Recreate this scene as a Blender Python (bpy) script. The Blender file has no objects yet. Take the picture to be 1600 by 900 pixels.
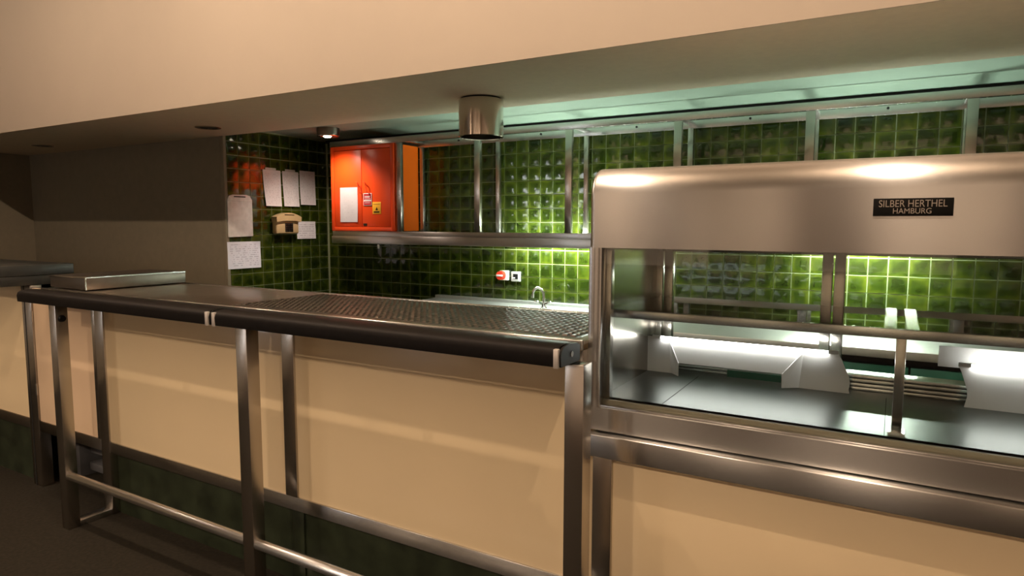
import bpy, bmesh, math, random
from mathutils import Matrix, Vector, noise
random.seed(7)
S = bpy.context.scene
COL = S.collection

# ------------------------------------------------------------------ camera
EYE = Vector((0, 0, 1.45))
YAW, PIT, ROL, FOC = 0.52551, 0.09557, 0.002486, 1030.0
_f = Vector((-math.sin(YAW)*math.cos(PIT), math.cos(YAW)*math.cos(PIT), -math.sin(PIT)))
_r = Vector((math.cos(YAW), math.sin(YAW), 0))
_u = _r.cross(_f)
_r2 = _r*math.cos(ROL) + _u*math.sin(ROL)
_u2 = _u*math.cos(ROL) - _r*math.sin(ROL)
cd = bpy.data.cameras.new('camera')
cd.sensor_width = 36.0
cd.lens = 36.0*FOC/1600
cd.clip_start = 0.05
cam = bpy.data.objects.new('camera', cd)
COL.objects.link(cam)
cam.matrix_world = Matrix(((_r2.x, _u2.x, -_f.x, EYE.x), (_r2.y, _u2.y, -_f.y, EYE.y), (_r2.z, _u2.z, -_f.z, EYE.z), (0, 0, 0, 1)))
S.camera = cam

# ------------------------------------------------------------------ light
S.view_settings.view_transform = 'Standard'
S.view_settings.look = 'None'
S.view_settings.exposure = 0.17
S.view_settings.gamma = 1.0
S.view_settings.use_curve_mapping = False
S.cycles.use_denoising = True
S.cycles.max_bounces = 10
S.cycles.glossy_bounces = 6
S.cycles.transparent_max_bounces = 12
S.cycles.sample_clamp_indirect = 6.0
W = bpy.data.worlds.new('world')
S.world = W
W.use_nodes = True
W.node_tree.nodes['Background'].inputs['Color'].default_value = (0.9, 0.75, 0.6, 1)
W.node_tree.nodes['Background'].inputs['Strength'].default_value = 0.02

WARM = (1.0, 0.755, 0.55)
def lamp(name, kind, loc, power, col, size=0.1, rot=None, **kw):
    d = bpy.data.lights.new(name, kind)
    d.energy = power
    d.color = col
    if kind == 'AREA':
        d.shape = kw.get('shape', 'DISK')
        d.size = size
        if 'size_y' in kw:
            d.size_y = kw['size_y']
    else:
        d.shadow_soft_size = size
    if kind == 'SPOT':
        d.spot_size = kw.get('angle', 1.2)
        d.spot_blend = kw.get('blend', 0.5)
    o = bpy.data.objects.new(name, d)
    o.location = loc
    if rot:
        o.rotation_euler = rot
    COL.objects.link(o)
    return o

DOWN = math.radians(134)
ROOM_LAMPS = [(x, y) for y in (-1.9,) for x in (-5.0, -3.4, -1.8, -0.3)]
for (x, y) in ROOM_LAMPS:                       # recessed downlights of the bar room, behind and above the camera
    lamp('room_downlight', 'SPOT', (x, y, 2.98), 152, WARM, 0.09, angle=DOWN, blend=0.30)
for (x, p) in ((-5.7, 12), (-4.3, 24), (-2.9, 46), (-1.5, 46), (-0.15, 46)):   # row of lamps washing the soffit front
    lamp('soffit_washer', 'POINT', (x, 1.10, 2.90), p, WARM, 0.014)
for x in (-4.6, -1.4, 1.0):                     # added fill spots, bounced off the rear wall to soften shadows
    lamp('rear_wall_fill', 'SPOT', (x, -3.3, 2.95), 150, WARM, 0.08, rot=(math.radians(-55), 0, 0), angle=1.9, blend=0.6)
# lit spotlight in the kitchen ceiling above the orange cabinet
lamp('kitchen_spot_light', 'SPOT', (-3.66, 3.56, 2.08), 30, (1, 0.80, 0.66), 0.025, rot=(math.radians(8), math.radians(4), 0), angle=2.25, blend=0.9)

# ------------------------------------------------------------------ materials
def mat(name):
    m = bpy.data.materials.new(name)
    m.use_nodes = True
    nt = m.node_tree
    return m, nt, nt.nodes['Principled BSDF']
def node(nt, t, **kw):
    n = nt.nodes.new(t)
    for k, v in kw.items():
        if k in n.inputs.keys():
            n.inputs[k].default_value = v
        else:
            setattr(n, k, v)
    return n
def rgba(c):
    return (c[0], c[1], c[2], 1)
def ramp(nt, fac, stops):
    r = nt.nodes.new('ShaderNodeValToRGB')
    e = r.color_ramp.elements
    while len(e) < len(stops):
        e.new(0.5)
    for k, (p, c) in enumerate(stops):
        e[k].position = p
        e[k].color = rgba(c)
    nt.links.new(fac, r.inputs['Fac'])
    return r
def plain(name, col, rough=0.5, metal=0.0, nscale=None, namt=0.12, bump=0.0, spec=0.5, coat=0.0):
    m, nt, p = mat(name)
    p.inputs['Base Color'].default_value = rgba(col)
    p.inputs['Roughness'].default_value = rough
    p.inputs['Metallic'].default_value = metal
    p.inputs['Specular IOR Level'].default_value = spec
    p.inputs['Coat Weight'].default_value = coat
    if nscale:
        tc = nt.nodes.new('ShaderNodeTexCoord')
        n = node(nt, 'ShaderNodeTexNoise', Scale=nscale, Detail=5.0)
        nt.links.new(tc.outputs['Object'], n.inputs['Vector'])
        r = ramp(nt, n.outputs['Fac'], [(0.3, [c*(1-namt) for c in col]), (0.7, [min(1, c*(1+namt)) for c in col])])
        nt.links.new(r.outputs['Color'], p.inputs['Base Color'])
        if bump:
            b = node(nt, 'ShaderNodeBump', Strength=bump, Distance=0.002)
            nt.links.new(n.outputs['Fac'], b.inputs['Height'])
            nt.links.new(b.outputs['Normal'], p.inputs['Normal'])
    return m
def steel(name, col, rough, tangent, aniso=0.88, stretch=(2, 120, 120), wob=0.012):
    m, nt, p = mat(name)
    p.inputs['Metallic'].default_value = 1
    p.inputs['Anisotropic'].default_value = aniso
    t = nt.nodes.new('ShaderNodeCombineXYZ')
    for k in range(3):
        t.inputs[k].default_value = tangent[k]
    nt.links.new(t.outputs[0], p.inputs['Tangent'])
    tc = nt.nodes.new('ShaderNodeTexCoord')
    mp = nt.nodes.new('ShaderNodeMapping')
    mp.inputs['Scale'].default_value = stretch
    n = node(nt, 'ShaderNodeTexNoise', Scale=4.0, Detail=6.0)
    nt.links.new(tc.outputs['Object'], mp.inputs['Vector'])
    nt.links.new(mp.outputs[0], n.inputs['Vector'])
    r = ramp(nt, n.outputs['Fac'], [(0.3, [c*(1-wob) for c in col]), (0.7, [min(1, c*(1+wob)) for c in col])])
    nt.links.new(r.outputs['Color'], p.inputs['Base Color'])
    mr = node(nt, 'ShaderNodeMapRange')
    mr.inputs['To Min'].default_value = rough*0.985
    mr.inputs['To Max'].default_value = rough*1.015
    nt.links.new(n.outputs['Fac'], mr.inputs['Value'])
    nt.links.new(mr.outputs[0], p.inputs['Roughness'])
    return m
def emit(name, col, strength):
    m, nt, p = mat(name)
    p.inputs['Base Color'].default_value = (0.8, 0.8, 0.8, 1)
    p.inputs['Emission Color'].default_value = rgba(col)
    p.inputs['Emission Strength'].default_value = strength
    return m

M = {}
SC = (0.66, 0.65, 0.635)
M['steel'] = steel('brushed_steel', SC, 0.26, (0, 0.7, 0.7))
M['steel_light'] = steel('pale_brushed_steel', (0.80, 0.77, 0.75), 0.30, (0, 0.7, 0.7))
M['steel_v'] = steel('brushed_steel_upright', (0.55, 0.51, 0.47), 0.27, (0.7, 0.7, 0), stretch=(120, 120, 2))
M['steel_dark'] = steel('dull_steel', (0.25, 0.22, 0.19), 0.30, (0, 0.7, 0.7))
M['steel_top'] = steel('worktop_steel', (0.64, 0.65, 0.64), 0.46, (0.7, 0.7, 0), aniso=0.0, stretch=(10, 10, 10), wob=0.05)
M['steel_top'].node_tree.nodes['Principled BSDF'].inputs['Metallic'].default_value = 0.8
M['deck'] = steel('deck_steel', (0.13, 0.145, 0.14), 0.33, (0.7, 0.7, 0), aniso=0.2, stretch=(3, 3, 3), wob=0.08)
M['counter_top'] = steel('worn_counter_steel', (0.58, 0.52, 0.45), 0.30, (0.7, 0.7, 0), aniso=0.1, stretch=(5, 5, 5), wob=0.07)
M['stud'] = steel('drip_stud_steel', (0.15, 0.13, 0.11), 0.36, (0.7, 0.7, 0), aniso=0.0, stretch=(5, 5, 5), wob=0.06)
M['chrome'] = plain('chrome', (0.85, 0.85, 0.86), 0.06, 1.0)
M['polished'] = plain('polished_steel', (0.64, 0.58, 0.51), 0.12, 1.0, nscale=3, namt=0.05)
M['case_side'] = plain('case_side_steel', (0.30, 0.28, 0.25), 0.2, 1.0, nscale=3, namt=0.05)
M['sill'] = plain('tan_metal_sill', (0.50, 0.43, 0.33), 0.45, 0.3)
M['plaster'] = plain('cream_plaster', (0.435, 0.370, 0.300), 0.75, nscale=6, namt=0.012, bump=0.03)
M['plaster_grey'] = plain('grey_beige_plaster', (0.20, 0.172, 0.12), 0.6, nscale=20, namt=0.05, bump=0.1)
M['soffit'] = plain('soffit_paint', (0.76, 0.64, 0.48), 0.7, nscale=30, namt=0.03, bump=0.05)
M['kitchen_ceiling'] = plain('green_glow_ceiling', (0.27, 0.36, 0.29), 0.7, nscale=10, namt=0.03)  # green glow from tubes and tiles is mixed into the base colour
M['room_wall'] = plain('room_wall_paint', (0.74, 0.67, 0.60), 0.8, nscale=4, namt=0.06)
M['room_dark'] = plain('room_dark_wood', (0.05, 0.035, 0.025), 0.5, nscale=6, namt=0.3)
M['floor'] = plain('brown_carpet', (0.017, 0.0138, 0.0088), 0.85, nscale=60, namt=0.3, bump=0.4, spec=0.2)
M['panel'] = plain('cream_laminate', (0.81, 0.645, 0.41), 0.30, nscale=2.5, namt=0.02, coat=0.15)
M['panel_gate'] = plain('cream_laminate_lit', (0.84, 0.62, 0.42), 0.35, nscale=2.5, namt=0.03)  # cream laminate with the warmer, unshaded light put into its colour
M['kick'] = plain('dark_green_kick', (0.020, 0.026, 0.014), 0.35, nscale=9, namt=0.45)
M['pad'] = plain('black_leather', (0.0075, 0.006, 0.0055), 0.5, nscale=60, namt=0.2, bump=0.1, spec=0.12)
M['bright'] = plain('bright_metal_band', (0.85, 0.80, 0.75), 0.45, 0.6)
M['black'] = plain('black_plastic', (0.008, 0.008, 0.008), 0.45, spec=0.2)
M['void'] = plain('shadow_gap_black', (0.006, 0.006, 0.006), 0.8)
M['orange'] = plain('orange_lacquer', (0.88, 0.075, 0.008), 0.35, nscale=3, namt=0.03)
M['orange2'] = plain('orange_side', (0.90, 0.15, 0.005), 0.4, nscale=3, namt=0.03)
M['flap'] = steel('worn_flap_steel', (0.20, 0.175, 0.15), 0.42, (0.7, 0.7, 0), aniso=0.2, stretch=(6, 6, 6), wob=0.06)
M['slab'] = plain('dark_slab', (0.030, 0.032, 0.030), 0.35, nscale=6, namt=0.2)
M['paper'] = plain('paper', (0.80, 0.77, 0.78), 0.8)
M['paper_blue'] = plain('paper_bluish', (0.74, 0.76, 0.86), 0.8)
M['white'] = plain('white_enamel', (0.86, 0.86, 0.85), 0.35)
M['acrylic'] = plain('white_acrylic', (0.88, 0.87, 0.86), 0.30)
M['beige'] = plain('beige_plastic', (0.52, 0.38, 0.20), 0.4, nscale=8, namt=0.06)
M['red'] = plain('red_print', (0.45, 0.012, 0.02), 0.5)
M['red_switch'] = plain('red_switch', (0.85, 0.05, 0.02), 0.35)
M['yellow'] = plain('yellow_print', (0.85, 0.42, 0.02), 0.5)
M['greyplastic'] = plain('grey_plastic', (0.45, 0.45, 0.44), 0.4)
M['green_cab'] = plain('dark_green_cabinet', (0.02, 0.13, 0.09), 0.3, nscale=5, namt=0.2)
M['green_glass'] = plain('green_glass_edge', (0.006, 0.10, 0.065), 0.15)
M['grey_board'] = plain('grey_blue_board', (0.075, 0.075, 0.08), 0.5, nscale=10, namt=0.25)
M['grout'] = plain('grout', (0.27, 0.30, 0.18), 0.85, nscale=40, namt=0.1)
M['silver'] = plain('silver_lettering', (0.55, 0.50, 0.45), 0.35, 1.0)
M['tube'] = emit('fluorescent_tube_white', (0.88, 1.0, 0.86), 215)
M['tube_case'] = emit('fluorescent_tube_case', (1.0, 0.97, 0.93), 33)
M['lit_panel'] = emit('lit_panel_face', (0.95, 0.97, 1.0), 1.3)
M['spot_glow'] = emit('spot_bulb', (1.0, 0.85, 0.65), 18)
M['globe'] = emit('lamp_globe', (1.0, 0.72, 0.46), 14)
M['lightbox'] = emit('lightbox_face', (0.95, 0.97, 1.0), 9)

def glass(name, tint, fres=1.5):
    m = bpy.data.materials.new(name)
    m.use_nodes = True
    nt = m.node_tree
    nt.nodes.clear()
    o = nt.nodes.new('ShaderNodeOutputMaterial')
    t = nt.nodes.new('ShaderNodeBsdfTransparent')
    t.inputs['Color'].default_value = rgba(tint)
    g = nt.nodes.new('ShaderNodeBsdfGlossy')
    g.inputs['Roughness'].default_value = 0.02
    f = nt.nodes.new('ShaderNodeFresnel')
    f.inputs['IOR'].default_value = fres
    x = nt.nodes.new('ShaderNodeMixShader')
    nt.links.new(f.outputs[0], x.inputs[0])
    nt.links.new(t.outputs[0], x.inputs[1])
    nt.links.new(g.outputs[0], x.inputs[2])
    nt.links.new(x.outputs[0], o.inputs['Surface'])
    return m
M['glass'] = glass('clear_glass', (0.95, 0.97, 0.95))
M['shelf_glass'] = glass('grey_glass', (0.25, 0.285, 0.25), 1.8)
M['sleeve'] = plain('clouded_sleeve', (0.62, 0.60, 0.58), 0.15, nscale=25, namt=0.12, bump=0.2)

def tile_mat(name, island):
    m, nt, p = mat(name)
    p.inputs['Roughness'].default_value = 0.10
    p.inputs['IOR'].default_value = 1.55
    tc = nt.nodes.new('ShaderNodeTexCoord')
    if island:
        rnd = nt.nodes.new('ShaderNodeNewGeometry').outputs['Random Per Island']
    else:
        rnd = nt.nodes.new('ShaderNodeObjectInfo').outputs['Random']
    geo = nt.nodes.new('ShaderNodeNewGeometry')
    n = node(nt, 'ShaderNodeTexNoise', Scale=11.0, Detail=2.0)
    add = node(nt, 'ShaderNodeVectorMath', operation='ADD')
    sc = node(nt, 'ShaderNodeVectorMath', operation='SCALE')
    cb = nt.nodes.new('ShaderNodeCombineXYZ')
    nt.links.new(rnd, cb.inputs[0])
    nt.links.new(rnd, cb.inputs[1])
    nt.links.new(cb.outputs[0], sc.inputs[0])
    sc.inputs['Scale'].default_value = 37.0
    nt.links.new(geo.outputs['Position'], add.inputs[0])
    nt.links.new(sc.outputs[0], add.inputs[1])
    nt.links.new(add.outputs[0], n.inputs['Vector'])
    mx = node(nt, 'ShaderNodeMath', operation='MULTIPLY_ADD')
    nt.links.new(n.outputs['Fac'], mx.inputs[0])
    mx.inputs[1].default_value = 0.9
    m2 = node(nt, 'ShaderNodeMath', operation='MULTIPLY_ADD')
    nt.links.new(rnd, m2.inputs[0])
    m2.inputs[1].default_value = 0.22
    m2.inputs[2].default_value = -0.16
    nt.links.new(m2.outputs[0], mx.inputs[2])
    uv = nt.nodes.new('ShaderNodeUVMap')            # the glaze is thinner and paler towards the tile's edges
    sb = node(nt, 'ShaderNodeVectorMath', operation='SUBTRACT')
    nt.links.new(uv.outputs[0], sb.inputs[0])
    sb.inputs[1].default_value = (0.5, 0.5, 0)
    ab = node(nt, 'ShaderNodeVectorMath', operation='ABSOLUTE')
    nt.links.new(sb.outputs[0], ab.inputs[0])
    sx = nt.nodes.new('ShaderNodeSeparateXYZ')
    nt.links.new(ab.outputs[0], sx.inputs[0])
    mxx = node(nt, 'ShaderNodeMath', operation='MAXIMUM')
    nt.links.new(sx.outputs[0], mxx.inputs[0])
    nt.links.new(sx.outputs[1], mxx.inputs[1])
    er = node(nt, 'ShaderNodeMapRange')
    er.interpolation_type = 'SMOOTHSTEP'
    er.inputs['From Min'].default_value = 0.22
    er.inputs['From Max'].default_value = 0.5
    er.inputs['To Min'].default_value = 0.0
    er.inputs['To Max'].default_value = 0.22
    nt.links.new(mxx.outputs[0], er.inputs['Value'])
    sm = node(nt, 'ShaderNodeMath', operation='ADD')
    nt.links.new(mx.outputs[0], sm.inputs[0])
    nt.links.new(er.outputs[0], sm.inputs[1])
    r = ramp(nt, sm.outputs[0], [(0.12, (0.004, 0.009, 0.0015)), (0.5, (0.022, 0.036, 0.003)), (0.95, (0.085, 0.105, 0.008))])
    nt.links.new(r.outputs['Color'], p.inputs['Base Color'])
    b = node(nt, 'ShaderNodeBump', Strength=0.25, Distance=0.004)
    n2 = node(nt, 'ShaderNodeTexNoise', Scale=16.0, Detail=1.0)
    nt.links.new(add.outputs[0], n2.inputs['Vector'])
    nt.links.new(n2.outputs['Fac'], b.inputs['Height'])
    nt.links.new(b.outputs['Normal'], p.inputs['Normal'])
    return m
M['tile'] = tile_mat('green_glazed_tile', False)
M['tile_field'] = tile_mat('green_glazed_tile_field', True)

def print_mat(name, base, ink, rows, margin=0.1, density=0.5):
    """paper with rows of small grey print, in the sheet's own generated coordinates (flat print)"""
    m, nt, p = mat(name)
    p.inputs['Roughness'].default_value = 0.7
    uv = nt.nodes.new('ShaderNodeUVMap')
    sep = nt.nodes.new('ShaderNodeSeparateXYZ')
    nt.links.new(uv.outputs[0], sep.inputs[0])
    def mth(op, a, b=None):
        k = nt.nodes.new('ShaderNodeMath')
        k.operation = op
        for i, v in enumerate((a, b)):
            if v is None:
                continue
            if isinstance(v, (int, float)):
                k.inputs[i].default_value = v
            else:
                nt.links.new(v, k.inputs[i])
        return k.outputs[0]
    row = mth('MULTIPLY', sep.outputs[1], rows)
    fr = mth('FRACT', row)
    line = mth('MULTIPLY', mth('GREATER_THAN', fr, 0.35), mth('LESS_THAN', fr, 0.75))
    cb = nt.nodes.new('ShaderNodeCombineXYZ')
    nt.links.new(mth('MULTIPLY', sep.outputs[0], 14), cb.inputs[0])
    nt.links.new(mth('MULTIPLY', mth('FLOOR', row), 7.3), cb.inputs[1])
    n = node(nt, 'ShaderNodeTexNoise', Scale=1.0, Detail=2.0)
    nt.links.new(cb.outputs[0], n.inputs['Vector'])
    word = mth('GREATER_THAN', n.outputs['Fac'], density)
    ins = mth('MULTIPLY', mth('GREATER_THAN', sep.outputs[0], margin), mth('LESS_THAN', sep.outputs[0], 1-margin))
    ins2 = mth('MULTIPLY', mth('GREATER_THAN', sep.outputs[1], 0.06), mth('LESS_THAN', sep.outputs[1], 0.94))
    fac = mth('MULTIPLY', mth('MULTIPLY', line, word), mth('MULTIPLY', ins, ins2))
    mix = nt.nodes.new('ShaderNodeMix')
    mix.data_type = 'RGBA'
    nt.links.new(fac, mix.inputs[0])
    mix.inputs[6].default_value = rgba(base)
    mix.inputs[7].default_value = rgba(ink)
    nt.links.new(mix.outputs[2], p.inputs['Base Color'])
    return m
M['print_a'] = print_mat('printed_sheet', (0.78, 0.74, 0.76), (0.60, 0.56, 0.58), 22, 0.10, 0.53)
M['print_b'] = print_mat('printed_list', (0.78, 0.76, 0.80), (0.52, 0.49, 0.55), 8, 0.08, 0.46)
M['print_c'] = print_mat('printed_table', (0.72, 0.74, 0.86), (0.45, 0.46, 0.58), 13, 0.07, 0.52)
M['print_d'] = print_mat('faint_sheet', (0.60, 0.58, 0.60), (0.52, 0.50, 0.52), 20, 0.2, 0.6)

# ------------------------------------------------------------------ helpers
class Base:
    pass
def tag(o, label=None, cat=None, group=None, kind=None):
    for k, v in (('label', label), ('category', cat), ('group', group), ('kind', kind)):
        if v:
            o[k] = v
    return o
def thing(name, loc, label, cat, group=None):
    o = bpy.data.objects.new(name, None)
    o.empty_display_size = 0.1
    o.location = loc
    COL.objects.link(o)
    return tag(o, label, cat, group)
def wloc(o):
    v = Vector((0, 0, 0))
    while o is not None:
        v += o.location
        o = o.parent
    return v
class MB:
    def __init__(s):
        s.bm = bmesh.new()
        s.uv = None
    def box(s, x0, x1, y0, y1, z0, z1, bev=0.0, seg=2, edges=None):
        v = [s.bm.verts.new((x, y, z)) for x in (x0, x1) for y in (y0, y1) for z in (z0, z1)]
        q = [(0, 1, 3, 2), (4, 6, 7, 5), (0, 4, 5, 1), (2, 3, 7, 6), (0, 2, 6, 4), (1, 5, 7, 3)]
        f = [s.bm.faces.new([v[i] for i in k]) for k in q]
        if bev:
            es = list({e for k in f for e in k.edges})
            if edges:
                es = [e for e in es if edges(e.verts[0].co, e.verts[1].co)]
            bmesh.ops.bevel(s.bm, geom=es, offset=bev, segments=seg, profile=0.5, affect='EDGES', clamp_overlap=True)
        return s
    def cyl(s, p0, p1, r0, r1=None, n=16, caps=True):
        p0, p1 = Vector(p0), Vector(p1)
        r1 = r0 if r1 is None else r1
        d = (p1-p0).normalized()
        a = d.orthogonal().normalized()
        b = d.cross(a)
        R = []
        for p, r in ((p0, r0), (p1, r1)):
            R.append([s.bm.verts.new(p + (a*math.cos(t)+b*math.sin(t))*r) for t in [2*math.pi*k/n for k in range(n)]])
        for k in range(n):
            s.bm.faces.new((R[0][k], R[0][(k+1) % n], R[1][(k+1) % n], R[1][k]))
        if caps:
            s.bm.faces.new(R[0][::-1])
            s.bm.faces.new(R[1])
        return s
    def tube(s, pts, r, n=8):
        pts = [Vector(p) for p in pts]
        prev = None
        up = None
        for i, p in enumerate(pts):
            d = (pts[min(i+1, len(pts)-1)] - pts[max(i-1, 0)]).normalized()
            if up is None:
                up = d.orthogonal().normalized()
            a = (up - d*up.dot(d)).normalized()
            up = a
            b = d.cross(a)
            rr = r[i] if isinstance(r, (list, tuple)) else r
            ring = [s.bm.verts.new(p + (a*math.cos(t)+b*math.sin(t))*rr) for t in [2*math.pi*k/n for k in range(n)]]
            if prev:
                for k in range(n):
                    s.bm.faces.new((prev[k], prev[(k+1) % n], ring[(k+1) % n], ring[k]))
            else:
                s.bm.faces.new(ring[::-1])
            prev = ring
        s.bm.faces.new(prev)
        return s
    def lathe(s, c, prof, n=32):
        """prof: list of (radius, z) about a vertical axis at c"""
        prev = None
        for (r, z) in prof:
            ring = [s.bm.verts.new((c[0]+r*math.cos(2*math.pi*k/n), c[1]+r*math.sin(2*math.pi*k/n), c[2]+z)) for k in range(n)]
            if prev:
                for k in range(n):
                    s.bm.faces.new((prev[k], prev[(k+1) % n], ring[(k+1) % n], ring[k]))
            prev = ring
        return s
    def prism(s, pts, vec):
        """closed outline pts (3D) swept by vec"""
        vec = Vector(vec)
        a = [s.bm.verts.new(Vector(p)) for p in pts]
        b = [s.bm.verts.new(Vector(p)+vec) for p in pts]
        n = len(pts)
        s.bm.faces.new(a[::-1])
        s.bm.faces.new(b)
        for k in range(n):
            s.bm.faces.new((a[k], a[(k+1) % n], b[(k+1) % n], b[k]))
        return s
    def quad(s, *pts):
        s.bm.faces.new([s.bm.verts.new(Vector(p)) for p in pts])
        return s
    def build(s, name, m, parent=None, smooth=30, base=None):
        bm = s.bm
        bmesh.ops.recalc_face_normals(bm, faces=bm.faces)
        off = wloc(parent) if parent else (Vector(base) if base else Vector((0, 0, 0)))
        for v in bm.verts:
            v.co -= off
        me = bpy.data.meshes.new(name)
        bm.to_mesh(me)
        bm.free()
        me.materials.append(m)
        if smooth:
            for p in me.polygons:
                p.use_smooth = True
            me.set_sharp_from_angle(angle=math.radians(smooth))
        o = bpy.data.objects.new(name, me)
        if parent:
            o.parent = parent
        elif base:
            o.location = base
        COL.objects.link(o)
        return o
def struct(name, mb, m, parent=None):
    o = mb.build(name, m, parent)
    if not parent:
        o['kind'] = 'structure'
    return o

# ------------------------------------------------------------------ setting
XL, YB, YW = -4.22, 4.12, 3.125      # kitchen left wall, kitchen back wall, plain wall
ZS, ZK, ZC = 2.08, 2.155, 3.05       # soffit underside, kitchen ceiling, dining ceiling
YS = 2.262                           # front of soffit
XR, XF = 2.6, -7.0
struct('floor', MB().box(-7.1, XR+0.1, -4.6, 4.3, -0.1, 0), M['floor'])
struct('ceiling', MB().box(-7.1, XR+0.1, -4.6, YS, ZC, ZC+0.1), M['plaster'])
so = struct('trim_1', MB().box(XF, XR, YS+0.006, YW, ZS, ZC), M['soffit'])
struct('fascia', MB().box(XF, XR, YS, YS+0.006, ZS, ZC), M['plaster'], so)
struct('ceiling.001', MB().box(XL-0.05, XR, YW, 4.2, ZK, ZK+0.1), M['kitchen_ceiling'])
wb = struct('wall_back', MB().box(XL-0.1, XR, YB, YB+0.1, 0, ZK), M['grout'])
wl = struct('wall_left', MB().box(XL-0.1, XL, YW+0.09, YB, 0, ZK), M['grout'])
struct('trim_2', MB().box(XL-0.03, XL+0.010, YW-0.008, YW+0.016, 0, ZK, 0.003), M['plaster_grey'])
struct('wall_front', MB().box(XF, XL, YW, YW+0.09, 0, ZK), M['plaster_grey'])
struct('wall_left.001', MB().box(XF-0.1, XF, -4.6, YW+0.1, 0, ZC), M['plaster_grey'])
struct('wall_right', MB().box(XR, XR+0.1, -4.6, 4.3, 0, ZC), M['room_wall'])
wr = struct('wall_rear', MB().box(XF, XR, -4.6, -4.5, 0, ZC), M['room_wall'])
for (a, b) in ((-5.75, -5.3), (-4.3, -3.5), (-1.9, -0.9), (0.55, 1.25)):
    struct('pilaster', MB().box(a, b, -4.5, -4.42, 0, ZC), M['room_dark'], wr)
struct('skirting', MB().box(XF, XR, -4.5, -4.47, 0, 0.95), M['room_dark'], wr)

# tiles -----------------------------------------------------------------------
P = 0.097
def tile_bm(seed, w=P-0.0055, th=0.007):
    """a slightly cushioned glazed tile, face towards -Y, back at y=0"""
    rr = random.Random(seed)
    tx, tz = rr.uniform(-1, 1)*0.012, rr.uniform(-1, 1)*0.012
    bm = bmesh.new()
    g = [-0.5, -0.46, -0.16, 0.16, 0.46, 0.5]
    V = []
    for j in g:
        row = []
        for i in g:
            edge = max(abs(i), abs(j)) > 0.45
            y = -th*(0.62 if edge else 1.0)
            if not edge:
                y += -0.0005*(1-4*i*i)*(1-4*j*j) + (tx*i+tz*j)*w*0.6 + rr.uniform(-1, 1)*0.0001
            row.append(bm.verts.new((i*w, y, j*w)))
        V.append(row)
    n = len(g)
    uvl = bm.loops.layers.uv.new('UVMap')
    for j in range(n-1):
        for i in range(n-1):
            f = bm.faces.new((V[j][i], V[j][i+1], V[j+1][i+1], V[j+1][i]))
            for l, (di, dj) in zip(f.loops, ((0, 0), (1, 0), (1, 1), (0, 1))):
                l[uvl].uv = (g[i+di]+0.5, g[j+dj]+0.5)
    rim = V[0] + [V[j][n-1] for j in range(1, n)] + V[n-1][-2::-1] + [V[j][0] for j in range(n-2, 0, -1)]
    bk = [bm.verts.new((v.co.x, 0, v.co.z)) for v in rim]
    for k in range(len(rim)):
        q = (k+1) % len(rim)
        bm.faces.new((rim[q], rim[k], bk[k], bk[q]))
    bmesh.ops.recalc_face_normals(bm, faces=bm.faces)
    return bm
tile_meshes = []
for k in range(9):
    bm = tile_bm(k)
    me = bpy.data.meshes.new('tile')
    bm.to_mesh(me)
    bm.free()
    for p in me.polygons:
        p.use_smooth = True
    me.set_sharp_from_angle(angle=math.radians(50))
    me.materials.append(M['tile'])
    tile_meshes.append(me)
def px(v):
    d = v-EYE
    w = d.dot(_f)
    return 800+FOC*d.dot(_r2)/w, 450-FOC*d.dot(_u2)/w
def place_tiles(wall, spots, rot):
    keep, rest = spots[:300], spots[300:]
    for i, p in enumerate(keep):
        o = bpy.data.objects.new('tile', tile_meshes[random.randrange(9)])
        o.parent = wall
        o.location = p
        o.rotation_euler = (0, random.choice((0, 1, 2, 3))*math.pi/2, 0) if rot == 0 else (0, 0, rot)
        COL.objects.link(o)
    if rest:
        bm = bmesh.new()
        for p in rest:
            b = tile_bm(random.randrange(9))
            me = bpy.data.meshes.new('tmp')
            b.transform(Matrix.Translation(p) @ Matrix.Rotation(rot, 4, 'Z'))
            b.to_mesh(me)
            b.free()
            bm.from_mesh(me)
            bpy.data.meshes.remove(me)
        me = bpy.data.meshes.new('tile_field')
        bm.to_mesh(me)
        bm.free()
        for p in me.polygons:
            p.use_smooth = True
        me.set_sharp_from_angle(angle=math.radians(50))
        me.materials.append(M['tile_field'])
        o = bpy.data.objects.new('tile_field', me)
        o.parent = wall
        o['kind'] = 'stuff'
        COL.objects.link(o)
def seen_back(p):
    x, y = px(p)
    if not (-20 < x < 1620):
        return False
    if x < 660:
        return 384 < y < 470                 # cabinet and shelf hide the rest
    if x < 925:
        return y < 365 or 384 < y < 490
    if x < 945:
        return y < 262
    return y < 262 or 385 < y < 545
spots = []
for i in range(-14, 58):
    for j in range(-6, 11):
        c = Vector((-2.936+P*(i+0.5), YB, 1.176+P*(j+0.5)))
        if c.x-P/2 < XL+0.004 or c.z+P/2 > ZK+0.02 or c.x > XR-P/2:
            continue
        a = px(c-Vector((P/2, 0, 0)))
        b = px(c+Vector((P/2, 0, 0)))
        spots.append((0 if seen_back(c) else 1, -(b[0]-a[0]) if -20 < a[0] < 1620 else 0, c))
spots.sort(key=lambda t: (t[0], t[1]))
place_tiles(wb, [t[2] for t in spots], 0)
spots = []
for i in range(0, 10):
    for j in range(-6, 10):
        c = Vector((XL, 3.135+P*(i+0.5)+0.012, 1.176+P*(j+0.5)))
        if c.z+P/2 > ZK+0.02:
            continue
        spots.append(c)
place_tiles(wl, spots, math.pi/2)

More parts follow.
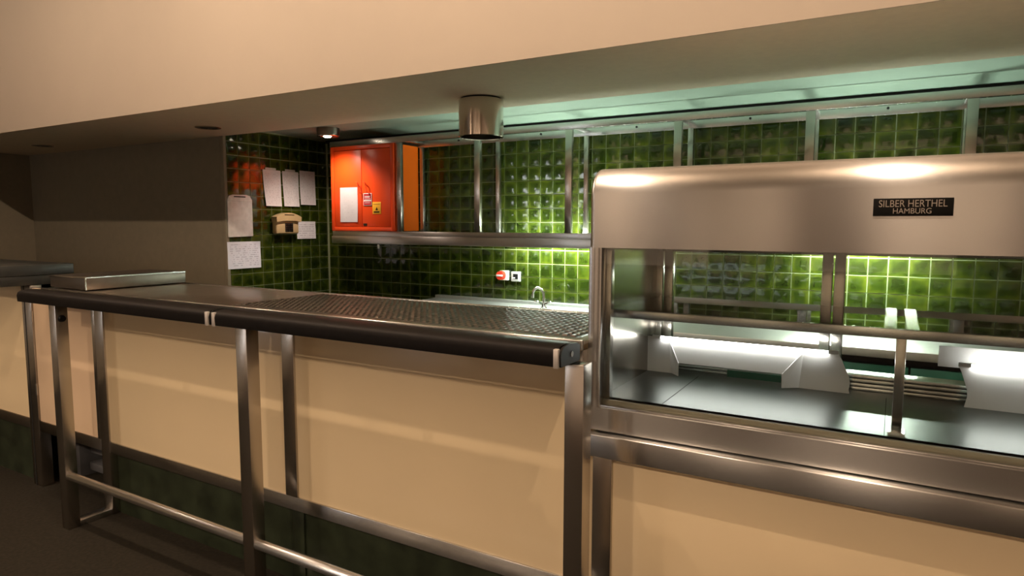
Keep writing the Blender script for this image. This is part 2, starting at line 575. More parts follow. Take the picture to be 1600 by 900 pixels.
# ------------------------------------------------------------------ bar counter
YC = 1.755      # panel face
bc = thing('bar_counter', (-2.0, 2.0, 0), 'long bar counter with cream laminate front panels, steel legs and round foot rail', 'counter')
strips = ((-3.39, -3.316), (-2.056, -1.99), (-0.738, -0.678))
MB().box(-3.316, -2.056, YC, YC+0.02, 0.374, 1.105, 0.002).build('front_panel', M['panel'], bc)
MB().box(-1.99, -0.738, YC, YC+0.02, 0.374, 1.105, 0.002).build('front_panel', M['panel'], bc)
for (a, b), z0 in zip(strips, (0.0, 0.374, 0.0)):
    MB().box(a, b, YC-0.008, YC+0.045, z0, 1.105 if a < -1 else 0.782, 0.003).build('upright', M['steel_v'], bc)
MB().box(-3.316, -0.738, YC-0.006, YC+0.03, 0.318, 0.374, 0.003).build('bottom_rail', M['steel'], bc)
MB().box(-3.33, -0.738, YC+0.03, YC+0.05, 0.0, 0.318).build('toe_kick', M['kick'], bc)
MB().box(-2.056, -1.99, YC+0.022, YC+0.032, 0.0, 0.318, 0.002).build('kick_strip', M['kick'], bc)
MB().box(-3.42, -3.40, YC+0.02, 2.26, 0.0, 1.09).build('end_panel', M['kick'], bc)
MB().box(-0.765, -0.757, 1.712, 2.27, 0.853, 1.092, 0.002).build('end_panel', M['steel_v'], bc)
MB().box(-3.40, -0.77, 2.22, 2.24, 0.1, 1.09).build('rear_panel', M['steel_dark'], bc)

ct = thing('bar_worktop', (-2.3, 2.0, 1.09), 'dull steel bar top with a thin bright front edge behind the black padding', 'worktop')
MB().box(-3.80, -0.757, 1.716, 2.285, 1.108, 1.118, 0.002).build('top_sheet', M['counter_top'], ct)
MB().box(-3.80, -0.757, 1.706, 1.717, 1.092, 1.122, 0.003, 3).build('front_edge', M['steel'], ct)
MB().box(-3.80, -0.757, 2.275, 2.288, 1.092, 1.122, 0.003).build('rear_edge', M['steel'], ct)
MB().box(-3.80, -0.78, 1.604, 1.6395, 1.088, 1.098, 0.002).build('dark_gap_board', M['black'], ct)  # added black boards stand for the dark gap, slotted for a light streak
MB().box(-3.80, -0.78, 1.6515, 1.705, 1.088, 1.098, 0.002).build('dark_gap_board', M['black'], ct)
for xx in (-2.72, -1.375):
    MB().box(xx-0.018, xx+0.018, 1.602, 1.704, 1.080, 1.088).build('bracket', M['black'], ct)

# drip grid: small raised lozenges in rows (joined, too many to be single parts)
dg = MB()
y = 1.785
r = 0
while y < 2.245:
    x = -2.33 + random.uniform(-0.001, 0.001)
    while x < -0.80:
        h = 0.0035 + random.uniform(-0.0008, 0.0008)
        a, b = 0.0100, 0.0125
        q = [dg.bm.verts.new((x+dx*a, y+dy*b, 1.1185)) for dx, dy in ((-1, -1), (1, -1), (1, 1), (-1, 1))]
        t = [dg.bm.verts.new((x+dx*a*0.55+random.uniform(-1, 1)*0.0008, y+dy*b*0.55, 1.1185+h)) for dx, dy in ((-1, -1), (1, -1), (1, 1), (-1, 1))]
        dg.bm.faces.new(t)
        for k in range(4):
            dg.bm.faces.new((q[k], q[(k+1) % 4], t[(k+1) % 4], t[k]))
        x += 0.0265
    y += 0.0345
    r += 1
dm = thing('drip_grid', (-1.7, 2.0, 1.118), 'dark checkered drip mat covering the right part of the bar top', 'mat')
MB().box(-2.35, -0.79, 1.76, 2.25, 1.1181, 1.1186).build('mat_sheet', M['slab'], dm)
g_ = dg.build('drip_studs', M['stud'], dm, smooth=0)
g_['kind'] = 'stuff'

# foot rail frame ------------------------------------------------------------
fr = bc
posts = ((-3.383, -3.325), (-2.061, -2.001), (-0.736, -0.681))
YP, YQ = 1.546, 1.600
for k, (a, b) in enumerate(posts):
    p_ = MB().box(a, b, YP, YQ, 0.0, 1.088, 0.003).build('post', M['steel_v'], fr)
    MB().box(a, b, YQ, YC-0.008, 0.0, 0.028, 0.002).build('floor_bar', M['steel'], fr)
    if k == 0:
        kn = MB().cyl((b, 1.573, 1.012), (b+0.012, 1.573, 1.012), 0.017, 0.013, 18).build('buffer', M['black'], p_)
        kn['label'] = 'round black rubber buffer'
for (a, b) in ((-3.325, -2.061), (-2.001, -0.736)):
    MB().cyl((a, 1.565, 0.262), (b, 1.565, 0.262), 0.019, n=24).build('foot_rail', M['steel'], fr)

# arm rests -----------------------------------------------------------------
def arm(x0, x1, label, ends):
    t = thing('arm_rest', ((x0+x1)/2, 1.54, 1.088), label, 'arm rest', 'padded arm rests along the bar')
    prof = [(1.480, 1.090), (1.478, 1.118), (1.483, 1.132), (1.495, 1.140), (1.53, 1.144), (1.58, 1.140), (1.600, 1.132), (1.602, 1.090)]
    MB().prism([(x0+0.004, y_, z_) for (y_, z_) in prof], (x1-x0-0.008, 0, 0)).build('pad', M['pad'], t, smooth=40)
    MB().box(x0+0.01, x1-0.01, 1.49, 1.60, 1.0885, 1.091).build('base_board', M['black'], t)
    for e in ends:
        xx = x0 if e < 0 else x1
        MB().box(xx-0.007 - (0.006 if e > 0 else -0.006), xx+0.007 - (0.006 if e > 0 else -0.006), 1.4745, 1.488, 1.087, 1.137, 0.002).build('end_band', M['bright'], t)['label'] = 'bright metal end band'
        c = MB().prism([(xx+e*0.0005, y_+(0.003 if y_ < 1.54 else -0.003), z_) for (y_, z_) in prof], (e*0.006, 0, 0)).build('end_cap', M['black'], t)
        MB().cyl((xx+e*0.006, 1.545, 1.115), (xx+e*0.0085, 1.545, 1.115), 0.008, n=12).build('screw', M['steel_dark'], c)
    return t
arm(-3.520, -2.118, 'black leather arm rest on the left half of the bar', (1,))
arm(-2.092, -0.722, 'black leather arm rest on the right half of the bar, ending by the glass case', (-1, 1))

# flap on top of the counter
fl = thing('counter_flap', (-3.6, 2.0, 1.122), 'thick steel flap lying on the left end of the bar top', 'flap')
MB().box(-3.775, -3.432, 1.742, 2.27, 1.124, 1.186, 0.003).build('flap_body', M['flap'], fl)
for b_ in ((-3.775, -3.4315, 1.739, 1.743, 1.182, 1.188), (-3.436, -3.4300, 1.739, 2.27, 1.182, 1.188), (-3.4375, -3.4305, 1.738, 1.743, 1.124, 1.188)):
    MB().box(*b_).build('edge_strip', M['steel'], fl)

# swing gate
ga = thing('swing_gate', (-3.7, 1.77, 0.318), 'narrow cream swing gate, warm light put into its colour, between two steel uprights at the left end', 'gate')
MB().box(-4.0, -3.395, YC, YC+0.02, 0.374, 1.105, 0.002).build('gate_panel', M['panel_gate'], ga)
MB().box(-4.0, -3.395, YC-0.004, YC+0.025, 0.315, 0.374, 0.003).build('gate_rail', M['steel_dark'], ga)
MB().box(-3.42, -3.393, YC-0.006, YC+0.02, 0.374, 1.105, 0.002).build('gate_stile', M['steel_v'], ga)
for z in (0.55, 0.95):
    MB().cyl((-4.004, YC-0.006, z-0.03), (-4.004, YC-0.006, z+0.03), 0.006, n=10).build('hinge', M['steel'], ga)

# left counter
lc = thing('side_counter', (-5.2, 1.9, 0), 'cream fronted counter with a dark raised top beyond the gate', 'counter')
MB().box(-6.9, -4.104, YC, YC+0.02, 0.374, 1.118, 0.002).build('front_panel', M['panel'], lc)
u = MB().box(-4.104, -4.006, YC-0.008, YC+0.05, 0, 1.118, 0.003).build('upright', M['steel_v'], lc)
MB().box(-4.075, -4.069, YC-0.0095, YC-0.006, 0, 1.118).build('joint_line', M['void'], u)
MB().box(-6.9, -4.104, YC-0.006, YC+0.03, 0.318, 0.374, 0.003).build('bottom_rail', M['steel_dark'], lc)
MB().box(-6.9, -4.01, YC+0.03, YC+0.05, 0, 0.318).build('toe_kick', M['kick'], lc)
MB().box(-6.9, -4.005, 1.60, 1.965, 1.120, 1.171, 0.002).build('top_slab', M['slab'], lc)
MB().box(-6.9, -4.000, 1.595, 1.970, 1.173, 1.228, 0.002).build('top_cap', M['slab'], lc)
MB().box(-6.9, -4.012, 1.595, 1.602, 1.228, 1.231).build('top_edge', M['steel'], lc)
MB().box(-6.9, -4.01, 1.90, 1.92, 0.0, 1.12).build('rear_panel', M['kick'], lc)

# grey slatted unit seen under the gate
gu = thing('step_box', (-3.7, 2.15, 0), 'low grey blue slatted box standing in the shade under the gate', 'box')
MB().box(-4.22, -3.98, 1.93, 2.4, 0.0, 0.30, 0.003).build('side_panel', M['grey_board'], gu)
for k in range(3):
    MB().box(-3.975, -3.46, 1.98+0.01*k, 2.4, 0.03+0.10*k, 0.075+0.10*k, 0.003).build('slat', M['grey_board'], gu)
MB().box(-3.975, -3.46, 2.2, 2.38, 0.0, 0.30).build('core', M['void'], gu)

# ------------------------------------------------------------------ display case
X0, X1 = -0.757, 0.815
dc = thing('display_case', (0.03, 2.05, 0.855), 'large brushed steel glass fronted display case on the right', 'display case')
h = MB()
h.box(X0, X1, 1.745, 2.36, 1.386, 1.612)
es = [e for e in h.bm.edges if all(v.co.z > 1.6 and v.co.y < 1.75 for v in e.verts)]
bmesh.ops.bevel(h.bm, geom=es, offset=0.075, segments=9, profile=0.5, affect='EDGES')
es = [e for e in h.bm.edges if all(abs(v.co.x-X0) < 1e-5 or False for v in e.verts) and max(v.co.z for v in e.verts) > 1.40]
bmesh.ops.bevel(h.bm, geom=es, offset=0.014, segments=4, profile=0.5, affect='EDGES')
h.build('hood', M['steel'], dc, smooth=40)
MB().box(X0, -0.718, 1.745, 1.80, 0.923, 1.386, 0.002, edges=lambda a, b: abs(a.x-b.x) < 1e-6 and abs(a.y-b.y) < 1e-6).build('stile', M['steel'], dc)
MB().box(0.776, X1, 1.745, 1.80, 0.923, 1.386).build('stile', M['steel'], dc)
MB().box(X0, X1, 1.745, 1.80, 0.856, 0.923).build('bottom_rail', M['steel'], dc)
MB().box(-0.718, 0.776, 1.7665, 1.80, 0.921, 0.944, 0.002).build('sill', M['sill'], dc)
MB().box(-0.718, 0.776, 1.7495, 1.7595, 0.9225, 0.930, 0.001).build('pane_bead', M['steel'], dc)
MB().box(-0.718, -0.700, 1.775, 1.80, 0.944, 1.386, 0.001).build('inner_stile', M['steel_v'], dc)
MB().box(-0.716, 0.774, 1.760, 1.766, 0.925, 1.388).build('glass_pane', M['glass'], dc)
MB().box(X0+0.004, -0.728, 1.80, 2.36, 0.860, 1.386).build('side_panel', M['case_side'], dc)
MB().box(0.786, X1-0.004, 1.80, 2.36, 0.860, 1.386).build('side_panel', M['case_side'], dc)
MB().box(-0.728, 0.786, 1.775, 2.36, 0.925, 0.944).build('deck', M['deck'], dc)
for xj in (-0.55, 0.0, 0.42):
    MB().box(xj-0.0008, xj+0.0008, 1.80, 2.2, 0.944, 0.9447).build('deck_joint', M['void'], dc)
# shelf
MB().box(-0.728, 0.786, 1.835, 2.30, 1.188, 1.198).build('shelf_glass', M['shelf_glass'], dc)
MB().box(-0.728, 0.786, 1.825, 1.837, 1.178, 1.202, 0.002).build('shelf_edge', M['steel'], dc)
sp = MB().box(0.014, 0.036, 1.828, 1.846, 0.944, 1.180, 0.002).build('shelf_support', M['steel_v'], dc)
MB().box(0.006, 0.044, 1.822, 1.87, 0.944, 0.948).build('foot', M['steel'], sp)
for (a, b) in ((-0.014, 0.014), (0.034, 0.062)):
    MB().box(a, b, 1.838, 2.295, 1.199, 1.2015).build('shelf_bearer', M['polished'], dc)
# rear posts and rails
for xc in (-0.705, -0.162, 0.385):
    MB().box(xc-0.033, xc-0.003, 2.285, 2.315, 0.944, 1.386, 0.002).build('rear_post', M['steel_v'], dc)
    MB().box(xc+0.003, xc+0.033, 2.285, 2.315, 0.944, 1.386, 0.002).build('rear_post', M['steel_v'], dc)
MB().box(-0.728, 0.786, 2.285, 2.315, 1.358, 1.386, 0.002).build('rear_rail', M['steel'], dc)
for k in range(4):
    MB().box(-0.728, 0.786, 2.262-0.006*(k % 2), 2.33, 0.945+0.013*k, 0.9545+0.013*k, 0.0015).build('door_track', M['steel'], dc)
# white back panels, the openings between them
def white_panel(outline, y0, y1, name='back_panel'):
    return MB().prism([(x, y0, z) for x, z in outline], (0, y1-y0, 0)).build(name, M['acrylic'], dc)
scurve = [(-0.132, 1.062), (-0.122, 1.045), (-0.112, 1.02), (-0.100, 0.995), (-0.097, 0.975), (-0.100, 0.955), (-0.097, 0.9445)]
white_panel([(-0.728, 0.9445), (-0.728, 1.066)] + [(-0.64, 1.066), (-0.64, 0.9445)], 2.20, 2.206)
white_panel([(-0.64, 1.026), (-0.64, 1.066), (-0.24, 1.066), (-0.24, 1.026)], 2.20, 2.206)
white_panel([(-0.24, 0.9445), (-0.24, 1.066)] + scurve, 2.20, 2.206)
s2 = [(0.170, 1.062), (0.178, 1.045), (0.186, 1.02), (0.194, 0.995), (0.196, 0.975), (0.192, 0.955), (0.190, 0.9445)]
white_panel(s2 + [(0.786, 0.9445), (0.786, 1.062)], 2.20, 2.206)
white_panel([(0.125, 1.045), (0.125, 1.105), (0.786, 1.105), (0.786, 1.045)], 2.25, 2.256)
# splayed reveal of the left opening
rv = MB()
a = [(-0.65, 2.199, 1.060), (-0.23, 2.199, 1.060), (-0.24, 2.199, 0.946), (-0.64, 2.199, 0.946)]
b = [(-0.608, 2.165, 0.990), (-0.285, 2.165, 0.990), (-0.285, 2.165, 0.946), (-0.608, 2.165, 0.946)]
rv.quad(a[0], a[1], b[1], b[0])
rv.quad(a[0], b[0], b[3], a[3])
rv.quad(a[1], a[2], b[2], b[1])
ro = rv.build('chute_hood', M['acrylic'], dc, smooth=0)
md = ro.modifiers.new('solid', 'SOLIDIFY')
md.thickness = 0.003
MB().box(-0.45, -0.287, 2.166, 2.176, 0.962, 0.984).build('glass_edge', M['green_glass'], dc)
# tubes inside the case
def tube_lamp(name, x0, x1, y, z, r, m, label, parent=None):
    t = thing(name, ((x0+x1)/2, y, z), label, 'lamp')
    MB().cyl((x0+0.02, y, z), (x1-0.02, y, z), r, n=12).build('tube', m, t)
    MB().box(x0-0.01, x0+0.02, y-r*1.2, y+r*1.2, z-r*1.2, z+r*1.6, 0.002).build('end_holder', M['white'], t)
    MB().box(x1-0.02, x1+0.01, y-r*1.2, y+r*1.2, z-r*1.2, z+r*1.6, 0.002).build('end_holder', M['white'], t)
    return t
tube_lamp('case_tube', -0.70, -0.14, 2.195, 1.067, 0.004, M['tube_case'], 'thin lit tube above the left white panel inside the glass case')
tube_lamp('case_tube', 0.18, 0.76, 2.195, 1.064, 0.004, M['tube_case'], 'thin lit tube above the right white panel inside the glass case')

# name plate
npl = MB().box(-0.048, 0.107, 1.7415, 1.746, 1.472, 1.512, 0.001).build('name_plate', M['black'], dc)
def text(s, x, z, size, parent, m, width=None, y=1.7412, name='lettering'):
    c = bpy.data.curves.new(name, 'FONT')
    c.body = s
    c.size = size
    c.align_x = 'CENTER'
    c.extrude = 0.0003
    c.materials.append(m)
    o = bpy.data.objects.new(name, c)
    o.parent = parent
    o.location = Vector((x, y, z)) - wloc(parent)
    o.rotation_euler = (math.pi/2, 0, 0)
    COL.objects.link(o)
    bpy.context.view_layer.update()
    me = bpy.data.meshes.new_from_object(o.evaluated_get(bpy.context.evaluated_depsgraph_get()))
    k = width/max(o.dimensions.x, 1e-6) if width else 1
    me.transform(Matrix.Rotation(math.pi/2, 4, 'X') @ Matrix.Diagonal((k, 1, 1, 1)))
    if not me.materials:
        me.materials.append(m)
    t = bpy.data.objects.new(name, me)
    t.parent = parent
    t.location = o.location
    bpy.data.objects.remove(o)
    COL.objects.link(t)
    return t
text('SILBER HERTHEL', 0.029, 1.4925, 0.0225, npl, M['silver'], 0.132)
text('HAMBURG', 0.029, 1.4775, 0.0175, npl, M['silver'], 0.074)

# plinth under the case
pc = thing('case_plinth', (0.03, 1.8, 0), 'cream panelled base with a steel ledge carrying the display case', 'counter')
MB().box(-0.768, 0.83, 1.718, 1.80, 0.783, 0.851, 0.004, 3).build('ledge', M['steel'], pc)
MB().box(-0.75, 0.82, 1.80, 2.36, 0.80, 0.851).build('platform', M['steel_dark'], pc)
MB().box(-0.678, 0.82, YC, YC+0.02, 0.374, 0.80, 0.002).build('front_panel', M['panel'], pc)
MB().box(-0.678, 0.82, YC-0.006, YC+0.03, 0.318, 0.374, 0.003).build('bottom_rail', M['steel'], pc)
MB().box(-0.678, 0.82, YC+0.03, YC+0.05, 0, 0.318).build('toe_kick', M['kick'], pc)
MB().box(0.80, 0.82, YC+0.05, 2.36, 0, 0.80).build('end_panel', M['panel'], pc)

# ------------------------------------------------------------------ kitchen
# wall shelf frame
sf = thing('wall_shelf_frame', (-1.5, 3.95, 1.30), 'steel wall rack of slim posts and a deep bottom ledge on the green tiles', 'rack')
FX0, FX1 = -3.85, 1.35
YF, YR = 3.80, 4.085
MB().box(FX0, FX1, YF, YF+0.03, 1.303, 1.360, 0.003).build('ledge_apron', M['steel_light'], sf)
MB().box(FX0, FX1, YF+0.012, YF+0.035, 1.361, 1.398, 0.002).build('ledge_lip', M['steel_light'], sf)
MB().box(FX0, FX1, YF+0.03, 3.901, 1.352, 1.362).build('ledge_plate', M['steel_light'], sf)
MB().box(FX0, FX1, YF, YF+0.008, 2.045, 2.088, 0.002).build('top_rail', M['steel'], sf)
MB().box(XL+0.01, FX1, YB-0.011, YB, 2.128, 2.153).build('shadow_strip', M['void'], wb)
MB().box(FX0, FX1, YR-0.004, YR+0.004, 2.035, 2.085, 0.002).build('rear_rail', M['steel'], sf)
for xc in (-3.17, -2.485, -1.80, -1.11, -0.413, 0.284, 0.98):
    MB().box(xc-0.023, xc+0.023, YF+0.004, YF+0.034, 1.398, 2.045, 0.003).build('front_post', M['steel_v'], sf)
    MB().box(xc-0.016, xc+0.016, YR-0.01, YR+0.02, 1.362, 2.040, 0.003).build('rear_post', M['steel_v'], sf)
    MB().box(xc-0.018, xc+0.018, YF+0.034, YR-0.01, 2.060, 2.076, 0.002).build('cross_bar', M['steel'], sf)
    MB().cyl((xc+0.345, YR-0.008, 2.07), (xc+0.345, YR-0.002, 2.07), 0.007, n=10).build('rivet', M['black'], sf)

# orange cabinet
oc = thing('orange_cabinet', (-3.52, 3.95, 1.40), 'bright orange two door metal wall cabinet on the rack by the corner', 'cabinet')
CX0, CX1, CZ0, CZ1 = -3.834, -3.203, 1.400, 2.044
MB().box(CX0+0.002, CX1, 3.815, 4.08, CZ0+0.002, CZ1-0.002).build('body', M['orange2'], oc)
for b_ in ((CX0, CX0+0.03, 3.790, 3.815, CZ0, CZ1), (CX1-0.03, CX1, 3.790, 3.815, CZ0, CZ1), (CX0+0.03, CX1-0.03, 3.790, 3.815, CZ0, CZ0+0.03), (CX0+0.03, CX1-0.03, 3.790, 3.815, CZ1-0.03, CZ1)):
    MB().box(*b_, 0.002).build('face_frame', M['orange'], oc)
CS = -3.519
da = MB().box(CX0+0.034, CS-0.002, 3.793, 3.812, CZ0+0.034, CZ1-0.034, 0.002).build('door', M['orange'], oc)
db = MB().box(CS+0.002, CX1-0.034, 3.793, 3.812, CZ0+0.034, CZ1-0.034, 0.002).build('door', M['orange'], oc)
for xx, d_ in ((CS-0.045, da), (CS+0.03, db)):
    MB().tube([(xx, 3.793, 1.765), (xx+0.006, 3.772, 1.770), (xx+0.022, 3.768, 1.765), (xx+0.040, 3.770, 1.690), (xx+0.046, 3.793, 1.682)], 0.0035, 8).build('handle', M['orange'], d_)
lk = MB().box(-3.506, -3.472, 3.790, 3.7935, 1.440, 1.458).build('lock_plate', M['steel_dark'], db)

def sheet(name, loc, w, h_, m, label, cat, axis, group=None, curl=0.006, seed=0, taper=0.0, lift=0.0012):
    """a thin sheet of paper hanging on a wall; axis 'x': on a wall facing +X, 'y': on a face facing -Y; loc = lower corner"""
    rr = random.Random(seed)
    bm = bmesh.new()
    N, K = 6, 9
    uvl = bm.loops.layers.uv.new('UVMap')
    V = []
    ph = rr.uniform(0, 6)
    for j in range(K):
        row = []
        for i in range(N):
            u_, v_ = i/(N-1), j/(K-1)
            off = lift + curl*((1-v_)**2)*(0.35+0.65*math.sin(ph+u_*3.0)**2) + 0.0008*math.sin(9*u_+7*v_+ph)
            off = max(off, 0.0006)
            a_ = u_*w + taper*(1-v_)*(1-u_)
            if axis == 'x':
                row.append(bm.verts.new((off, a_, v_*h_)))
            else:
                row.append(bm.verts.new((a_, -off, v_*h_)))
        V.append(row)
    for j in range(K-1):
        for i in range(N-1):
            f = bm.faces.new((V[j][i], V[j][i+1], V[j+1][i+1], V[j+1][i]))
            for l, (di, dj) in zip(f.loops, ((0, 0), (1, 0), (1, 1), (0, 1))):
                l[uvl].uv = ((i+di)/(N-1), (j+dj)/(K-1))
            f.smooth = False
    me = bpy.data.meshes.new(name)
    bm.to_mesh(me)
    bm.free()
    me.materials.append(m)
    o = bpy.data.objects.new(name, me)
    o.location = loc
    sm = o.modifiers.new('solid', 'SOLIDIFY')
    sm.thickness = 0.0006
    COL.objects.link(o)
    return tag(o, label, cat, group)
XT = XL+0.0095
GP = 'papers on the left tiled wall'
p1 = sheet('paper_sheet', (XT, 3.452, 1.590), 0.172, 0.278, M['print_a'], 'printed sheet on the dark tiles, leftmost of the upper three', 'paper', 'x', GP, 0.012, 1, 0.02)
p2 = sheet('paper_sheet', (XT, 3.640, 1.592), 0.163, 0.276, M['print_a'], 'printed sheet on the dark tiles, middle of the upper three', 'paper', 'x', GP, 0.010, 2, 0.01)
p3 = sheet('paper_sheet', (XT, 3.816, 1.609), 0.163, 0.275, M['print_a'], 'printed sheet on the dark tiles, nearest the orange cabinet of the upper three', 'paper', 'x', GP, 0.008, 3)
for p_, y_ in ((p1, 3.53), (p2, 3.72)):
    MB().box(XT+0.0005, XT+0.002, y_-0.05, y_+0.05, 1.866, 1.884).build('tape', M['sleeve'], p_)
sheet('paper_sheet', (XT, 3.772, 1.332), 0.200, 0.141, M['print_b'], 'small landscape note with a few lines, right of the wall phone', 'paper', 'x', GP, 0.004, 4)
sheet('paper_sheet', (XT, 3.121, 1.120), 0.290, 0.200, M['print_c'], 'bluish landscape price table low on the dark tiles, under the plastic pocket', 'paper', 'x', GP, 0.003, 5)
sheet('paper_sheet', (-3.741, 3.7925, 1.468), 0.180, 0.264, M['print_d'], 'blank looking white sheet on the left door of the orange cabinet', 'paper', 'y', None, 0.004, 6)
# plastic pocket
pk = thing('plastic_pocket', (XT, 3.235, 1.355), 'clouded plastic pocket with round top corners hung on the dark tiles', 'folder')
oy, oz = 3.131, 1.355
out = [(0, 0), (0.212, 0.005), (0.212, 0.275), (0.195, 0.302), (0.165, 0.312), (0.045, 0.310), (0.015, 0.300), (0, 0.275)]
MB().prism([(XT+0.0005, oy+a_, oz+b_) for a_, b_ in out], (0.008, 0, 0)).build('sleeve', M['sleeve'], pk)
MB().box(XT+0.0085, XT+0.011, oy+0.055, oy+0.155, oz+0.292, oz+0.300, 0.001).build('hang_slot', M['black'], pk)
MB().box(XT+0.0085, XT+0.0105, oy+0.006, oy+0.206, oz+0.262, oz+0.270, 0.0008).build('fold', M['sleeve'], pk)
# wall phone
ph = thing('wall_phone', (XT, 3.635, 1.375), 'beige wall telephone with a dark keypad on the green tiles', 'telephone')
MB().box(XT, XT+0.055, 3.525, 3.748, 1.375, 1.490, 0.012, 3).build('body', M['beige'], ph)
hs = []
for k in range(11):
    t_ = k/10
    hs.append((3.513+0.247*t_, 1.490+0.062*math.sin(math.pi*(0.16+0.68*t_))-0.012))
low = [(3.757, 1.468), (3.69, 1.478), (3.58, 1.478), (3.516, 1.468)]
MB().prism([(XT+0.012, a_, b_) for a_, b_ in hs+low], (0.062, 0, 0)).build('handset', M['beige'], ph, smooth=25)
MB().box(XT+0.072, XT+0.0755, 3.59, 3.685, 1.520, 1.5265, 0.001).build('handset_grip', M['black'], ph)
kp = MB().box(XT+0.054, XT+0.0575, 3.608, 3.686, 1.390, 1.458, 0.001).build('keypad', M['black'], ph)
for r_ in range(4):
    for c_ in range(3):
        MB().box(XT+0.0575, XT+0.060, 3.6135+0.0235*c_, 3.631+0.0235*c_, 1.3935+0.016*r_, 1.4045+0.016*r_, 0.001).build('key', M['steel_dark'], kp)
# signs on the cabinet
rs = thing('red_tag', (-3.457, 3.7915, 1.592), 'dark red tag with white lines hanging beside the yellow sticker', 'sign')
MB().box(-3.500, -3.418, 3.7885, 3.7905, 1.592, 1.684, 0.0006).build('plate', M['white'], rs)
MB().box(-3.496, -3.422, 3.7878, 3.7886, 1.634, 1.680).build('red_field', M['red'], rs)
MB().box(-3.496, -3.422, 3.7878, 3.7886, 1.596, 1.624).build('red_field', M['red'], rs)
for k in range(4):
    MB().box(-3.486, -3.434+0.004*(k % 2), 3.7872, 3.7879, (1.652, 1.659, 1.611, 1.640)[k], (1.656, 1.663, 1.614, 1.643)[k]).build('print_line', M['white'], rs)
ys = thing('warning_sticker', (-3.37, 3.7925, 1.53), 'yellow sticker with a small black warning mark on the orange door', 'sign')
MB().box(-3.413, -3.331, 3.7905, 3.7925, 1.528, 1.618, 0.0006).build('plate', M['yellow'], ys)
MB().prism([(-3.384, 3.7898, 1.556), (-3.358, 3.7898, 1.556), (-3.371, 3.7898, 1.580)], (0, 0.0008, 0)).build('mark', M['black'], ys)
MB().box(-3.400, -3.345, 3.7898, 3.7905, 1.538, 1.548).build('print_line', M['black'], ys)
MB().box(-3.406, -3.338, 3.7898, 3.7905, 1.600, 1.6025).build('print_line', M['black'], ys)
# small white hanging label under the ledge
hl = thing('hanging_label', (-3.38, 3.815, 1.27), 'tiny white label hanging under the rack ledge', 'label')
MB().box(-3.392, -3.372, 3.812, 3.814, 1.268, 1.298, 0.0005).build('card', M['white'], hl)
MB().cyl((-3.382, 3.813, 1.296), (-3.382, 3.813, 1.304), 0.001, n=6).build('string', M['white'], hl)

# worktop with splash, base cabinets, tap
wt = thing('sink_worktop', (-0.9, 3.78, 0.85), 'stainless steel kitchen worktop with upstand along the green tiles', 'worktop')
MB().box(-3.05, 1.35, 3.40, 4.075, 0.850, 0.890, 0.004).build('top', M['steel_top'], wt)
MB().box(-3.05, 1.35, 4.075, 4.112, 0.850, 0.912, 0.004, 3).build('upstand', M['steel_top'], wt)
MB().box(-2.50, -1.70, 3.50, 3.85, 0.8895, 0.8915, 0.001).build('bowl_rim', M['steel'], wt)
bs = thing('base_cabinet', (-0.9, 3.75, 0), 'dark green kitchen base cabinet run under the steel worktop', 'cabinet')
MB().box(-3.03, 1.33, 3.47, 4.10, 0.08, 0.85).build('carcass', M['void'], bs)
MB().box(-3.03, 1.33, 3.50, 4.10, 0.0, 0.08).build('plinth', M['black'], bs)
for k in range(7):
    d_ = MB().box(-3.03+0.623*k+0.004, -3.03+0.623*(k+1)-0.004, 3.45, 3.469, 0.09, 0.81, 0.002).build('door', M['green_cab'], bs)
    MB().tube([(-3.03+0.623*k+0.05, 3.45, 0.70), (-3.03+0.623*k+0.05, 3.425, 0.70), (-3.03+0.623*k+0.05, 3.425, 0.58), (-3.03+0.623*k+0.05, 3.45, 0.58)], 0.005, 8).build('handle', M['steel'], d_)
tp = thing('mixer_tap', (-2.03, 3.93, 0.89), 'chrome swan neck mixer tap on the worktop by the tiles', 'tap')
TX, TY = -2.03, 3.93
tb = MB().lathe((TX, TY, 0.8902), [(0.0, 0), (0.022, 0), (0.022, 0.004), (0.016, 0.010), (0.014, 0.030), (0.0, 0.032)], 20).build('base', M['chrome'], tp)
sw = [(TX, TY, 0.905), (TX+0.002, TY, 0.955), (TX, TY-0.002, 0.990), (TX-0.012, TY-0.010, 1.018), (TX-0.032, TY-0.022, 1.030), (TX-0.052, TY-0.034, 1.022), (TX-0.062, TY-0.040, 1.000), (TX-0.063, TY-0.041, 0.985)]
so_ = MB().tube(sw, [0.012, 0.010, 0.009, 0.009, 0.0095, 0.010, 0.0095, 0.0085], 14).build('spout', M['chrome'], tp, smooth=60)
MB().cyl((TX-0.063, TY-0.041, 0.988), (TX-0.0635, TY-0.041, 0.962), 0.012, 0.012, 14).build('aerator', M['chrome'], so_)
for s_ in (-1, 1):
    MB().tube([(TX, TY, 0.912), (TX+s_*0.026, TY-0.004, 0.924), (TX+s_*0.044, TY-0.007, 0.932)], [0.010, 0.009, 0.008], 10).build('handle_stem', M['chrome'], tp)
    MB().lathe((TX+s_*0.048, TY-0.008, 0.932), [(0.0, -0.010), (0.015, -0.008), (0.019, 0.002), (0.013, 0.011), (0.0, 0.013)], 12).build('handle', M['chrome'], tp)
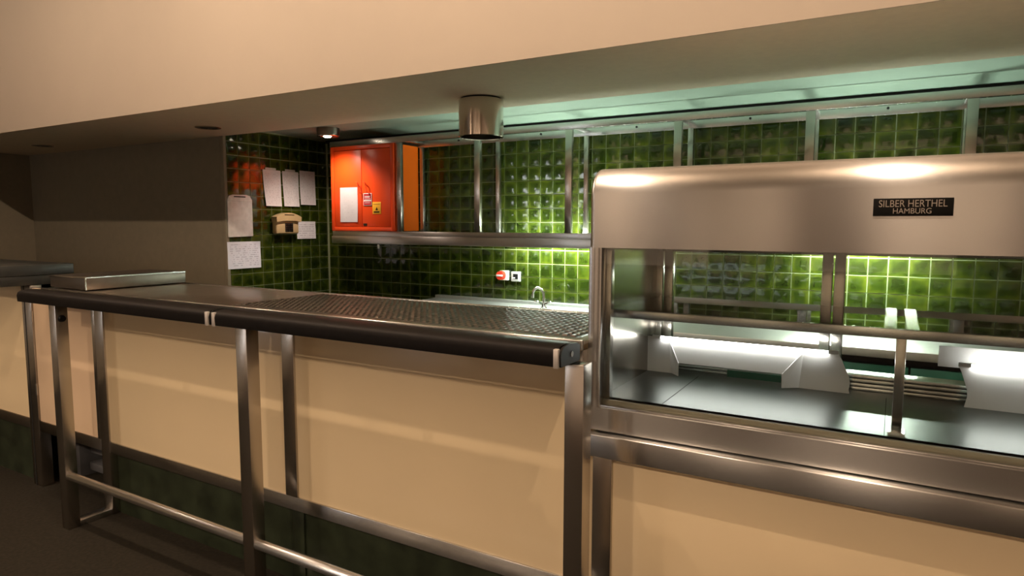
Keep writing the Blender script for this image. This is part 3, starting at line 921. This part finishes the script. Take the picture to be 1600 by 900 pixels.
# switch and socket
swt = thing('safety_switch', (-2.44, 4.11, 1.085), 'red rotary switch on a white plate left of the socket', 'switch')
MB().box(-2.475, -2.405, 4.082, 4.1125, 1.050, 1.120, 0.005).build('plate', M['white'], swt)
MB().cyl((-2.452, 4.082, 1.086), (-2.452, 4.050, 1.086), 0.033, 0.031, 24).build('knob', M['red_switch'], swt)
MB().box(-2.478, -2.426, 4.044, 4.051, 1.079, 1.093, 0.002).build('grip', M['white'], swt)
skt = thing('wall_socket', (-2.345, 4.11, 1.08), 'grey framed wall socket with a dark opening on the green tiles', 'socket')
MB().box(-2.383, -2.309, 4.095, 4.1125, 1.044, 1.116, 0.004).build('frame', M['greyplastic'], skt)
MB().box(-2.366, -2.326, 4.093, 4.096, 1.061, 1.099, 0.002).build('insert', M['black'], skt)
MB().box(-2.371, -2.349, 4.0925, 4.094, 1.066, 1.074).build('flap', M['white'], skt)

# ------------------------------------------------------------------ lamps
tube_lamp('fluorescent_tube', -2.32, -1.42, 3.95, 1.311, 0.012, M['tube'], 'lit fluorescent tube under the rack ledge above the mixer tap')
tube_lamp('fluorescent_tube', -0.45, 0.15, 3.95, 1.311, 0.012, M['tube'], 'lit fluorescent tube under the rack ledge behind the glass case')
lp = thing('light_panel', (-1.35, 2.30, 0.93), 'low lit white panel on the kitchen side of the bar', 'lamp')
MB().box(-1.78, -0.92, 2.291, 2.300, 0.93, 1.06, 0.002).build('frame', M['white'], lp)
MB().box(-1.76, -0.94, 2.300, 2.303, 0.945, 1.045).build('diffuser', M['lit_panel'], lp)

cn = thing('ceiling_spot', (-1.832, 2.845, ZS), 'polished steel cylinder spotlight hanging under the soffit', 'lamp')
c = MB().lathe((-1.832, 2.845, ZS), [(0.0, -0.006), (0.105, -0.006), (0.113, -0.010), (0.113, -0.190), (0.110, -0.193), (0.104, -0.190), (0.104, -0.05), (0.0, -0.045)], 48)
c.build('housing', M['polished'], cn, smooth=40)
MB().lathe((-1.832, 2.845, ZS), [(0.0, 0), (0.100, 0), (0.100, -0.006), (0.0, -0.006)], 32).build('mount', M['black'], cn)
MB().lathe((-1.832, 2.845, ZS-0.05), [(0.0, -0.02), (0.05, -0.04), (0.06, -0.06), (0.0, -0.075)], 20).build('bulb', M['black'], cn)
def downlight(x, y, z, label, lit):
    t = thing('downlight', (x, y, z), label, 'lamp', 'recessed downlights')
    MB().lathe((x, y, z), [(0.080, 0.0), (0.080, -0.004), (0.074, -0.006), (0.062, -0.003), (0.060, 0.0)], 32).build('ring', M['polished'], t)
    MB().lathe((x, y, z), [(0.0, -0.0015), (0.061, -0.0015)], 32).build('cone', M['black'], t)
    if lit:
        MB().lathe((x, y, z), [(0.080, -0.001), (0.082, 0.004), (0.082, 0.055)], 32).build('collar', M['steel_dark'], t)
        MB().lathe((x-0.01, y, z-0.002), [(0.0, -0.012), (0.02, -0.010), (0.03, -0.002), (0.0, -0.001)], 20).build('bulb', M['spot_glow'], t)
downlight(-3.928, 2.802, ZS, 'unlit round downlight in the soffit nearest the tiled corner', False)
downlight(-6.005, 2.785, ZS, 'unlit round downlight in the soffit at the far left', False)
downlight(-3.655, 3.597, 2.100, 'lit round downlight in the kitchen ceiling over the orange cabinet', True)
lb = thing('lightbox', (-6.2, -4.40, 1.3), 'lit white wall lightbox on the rear room wall', 'lamp')
MB().box(-6.55, -5.85, -4.5, -4.38, 1.40, 2.00, 0.004).build('frame', M['black'], lb)
MB().box(-6.52, -5.88, -4.379, -4.376, 1.43, 1.97).build('screen', M['lightbox'], lb)
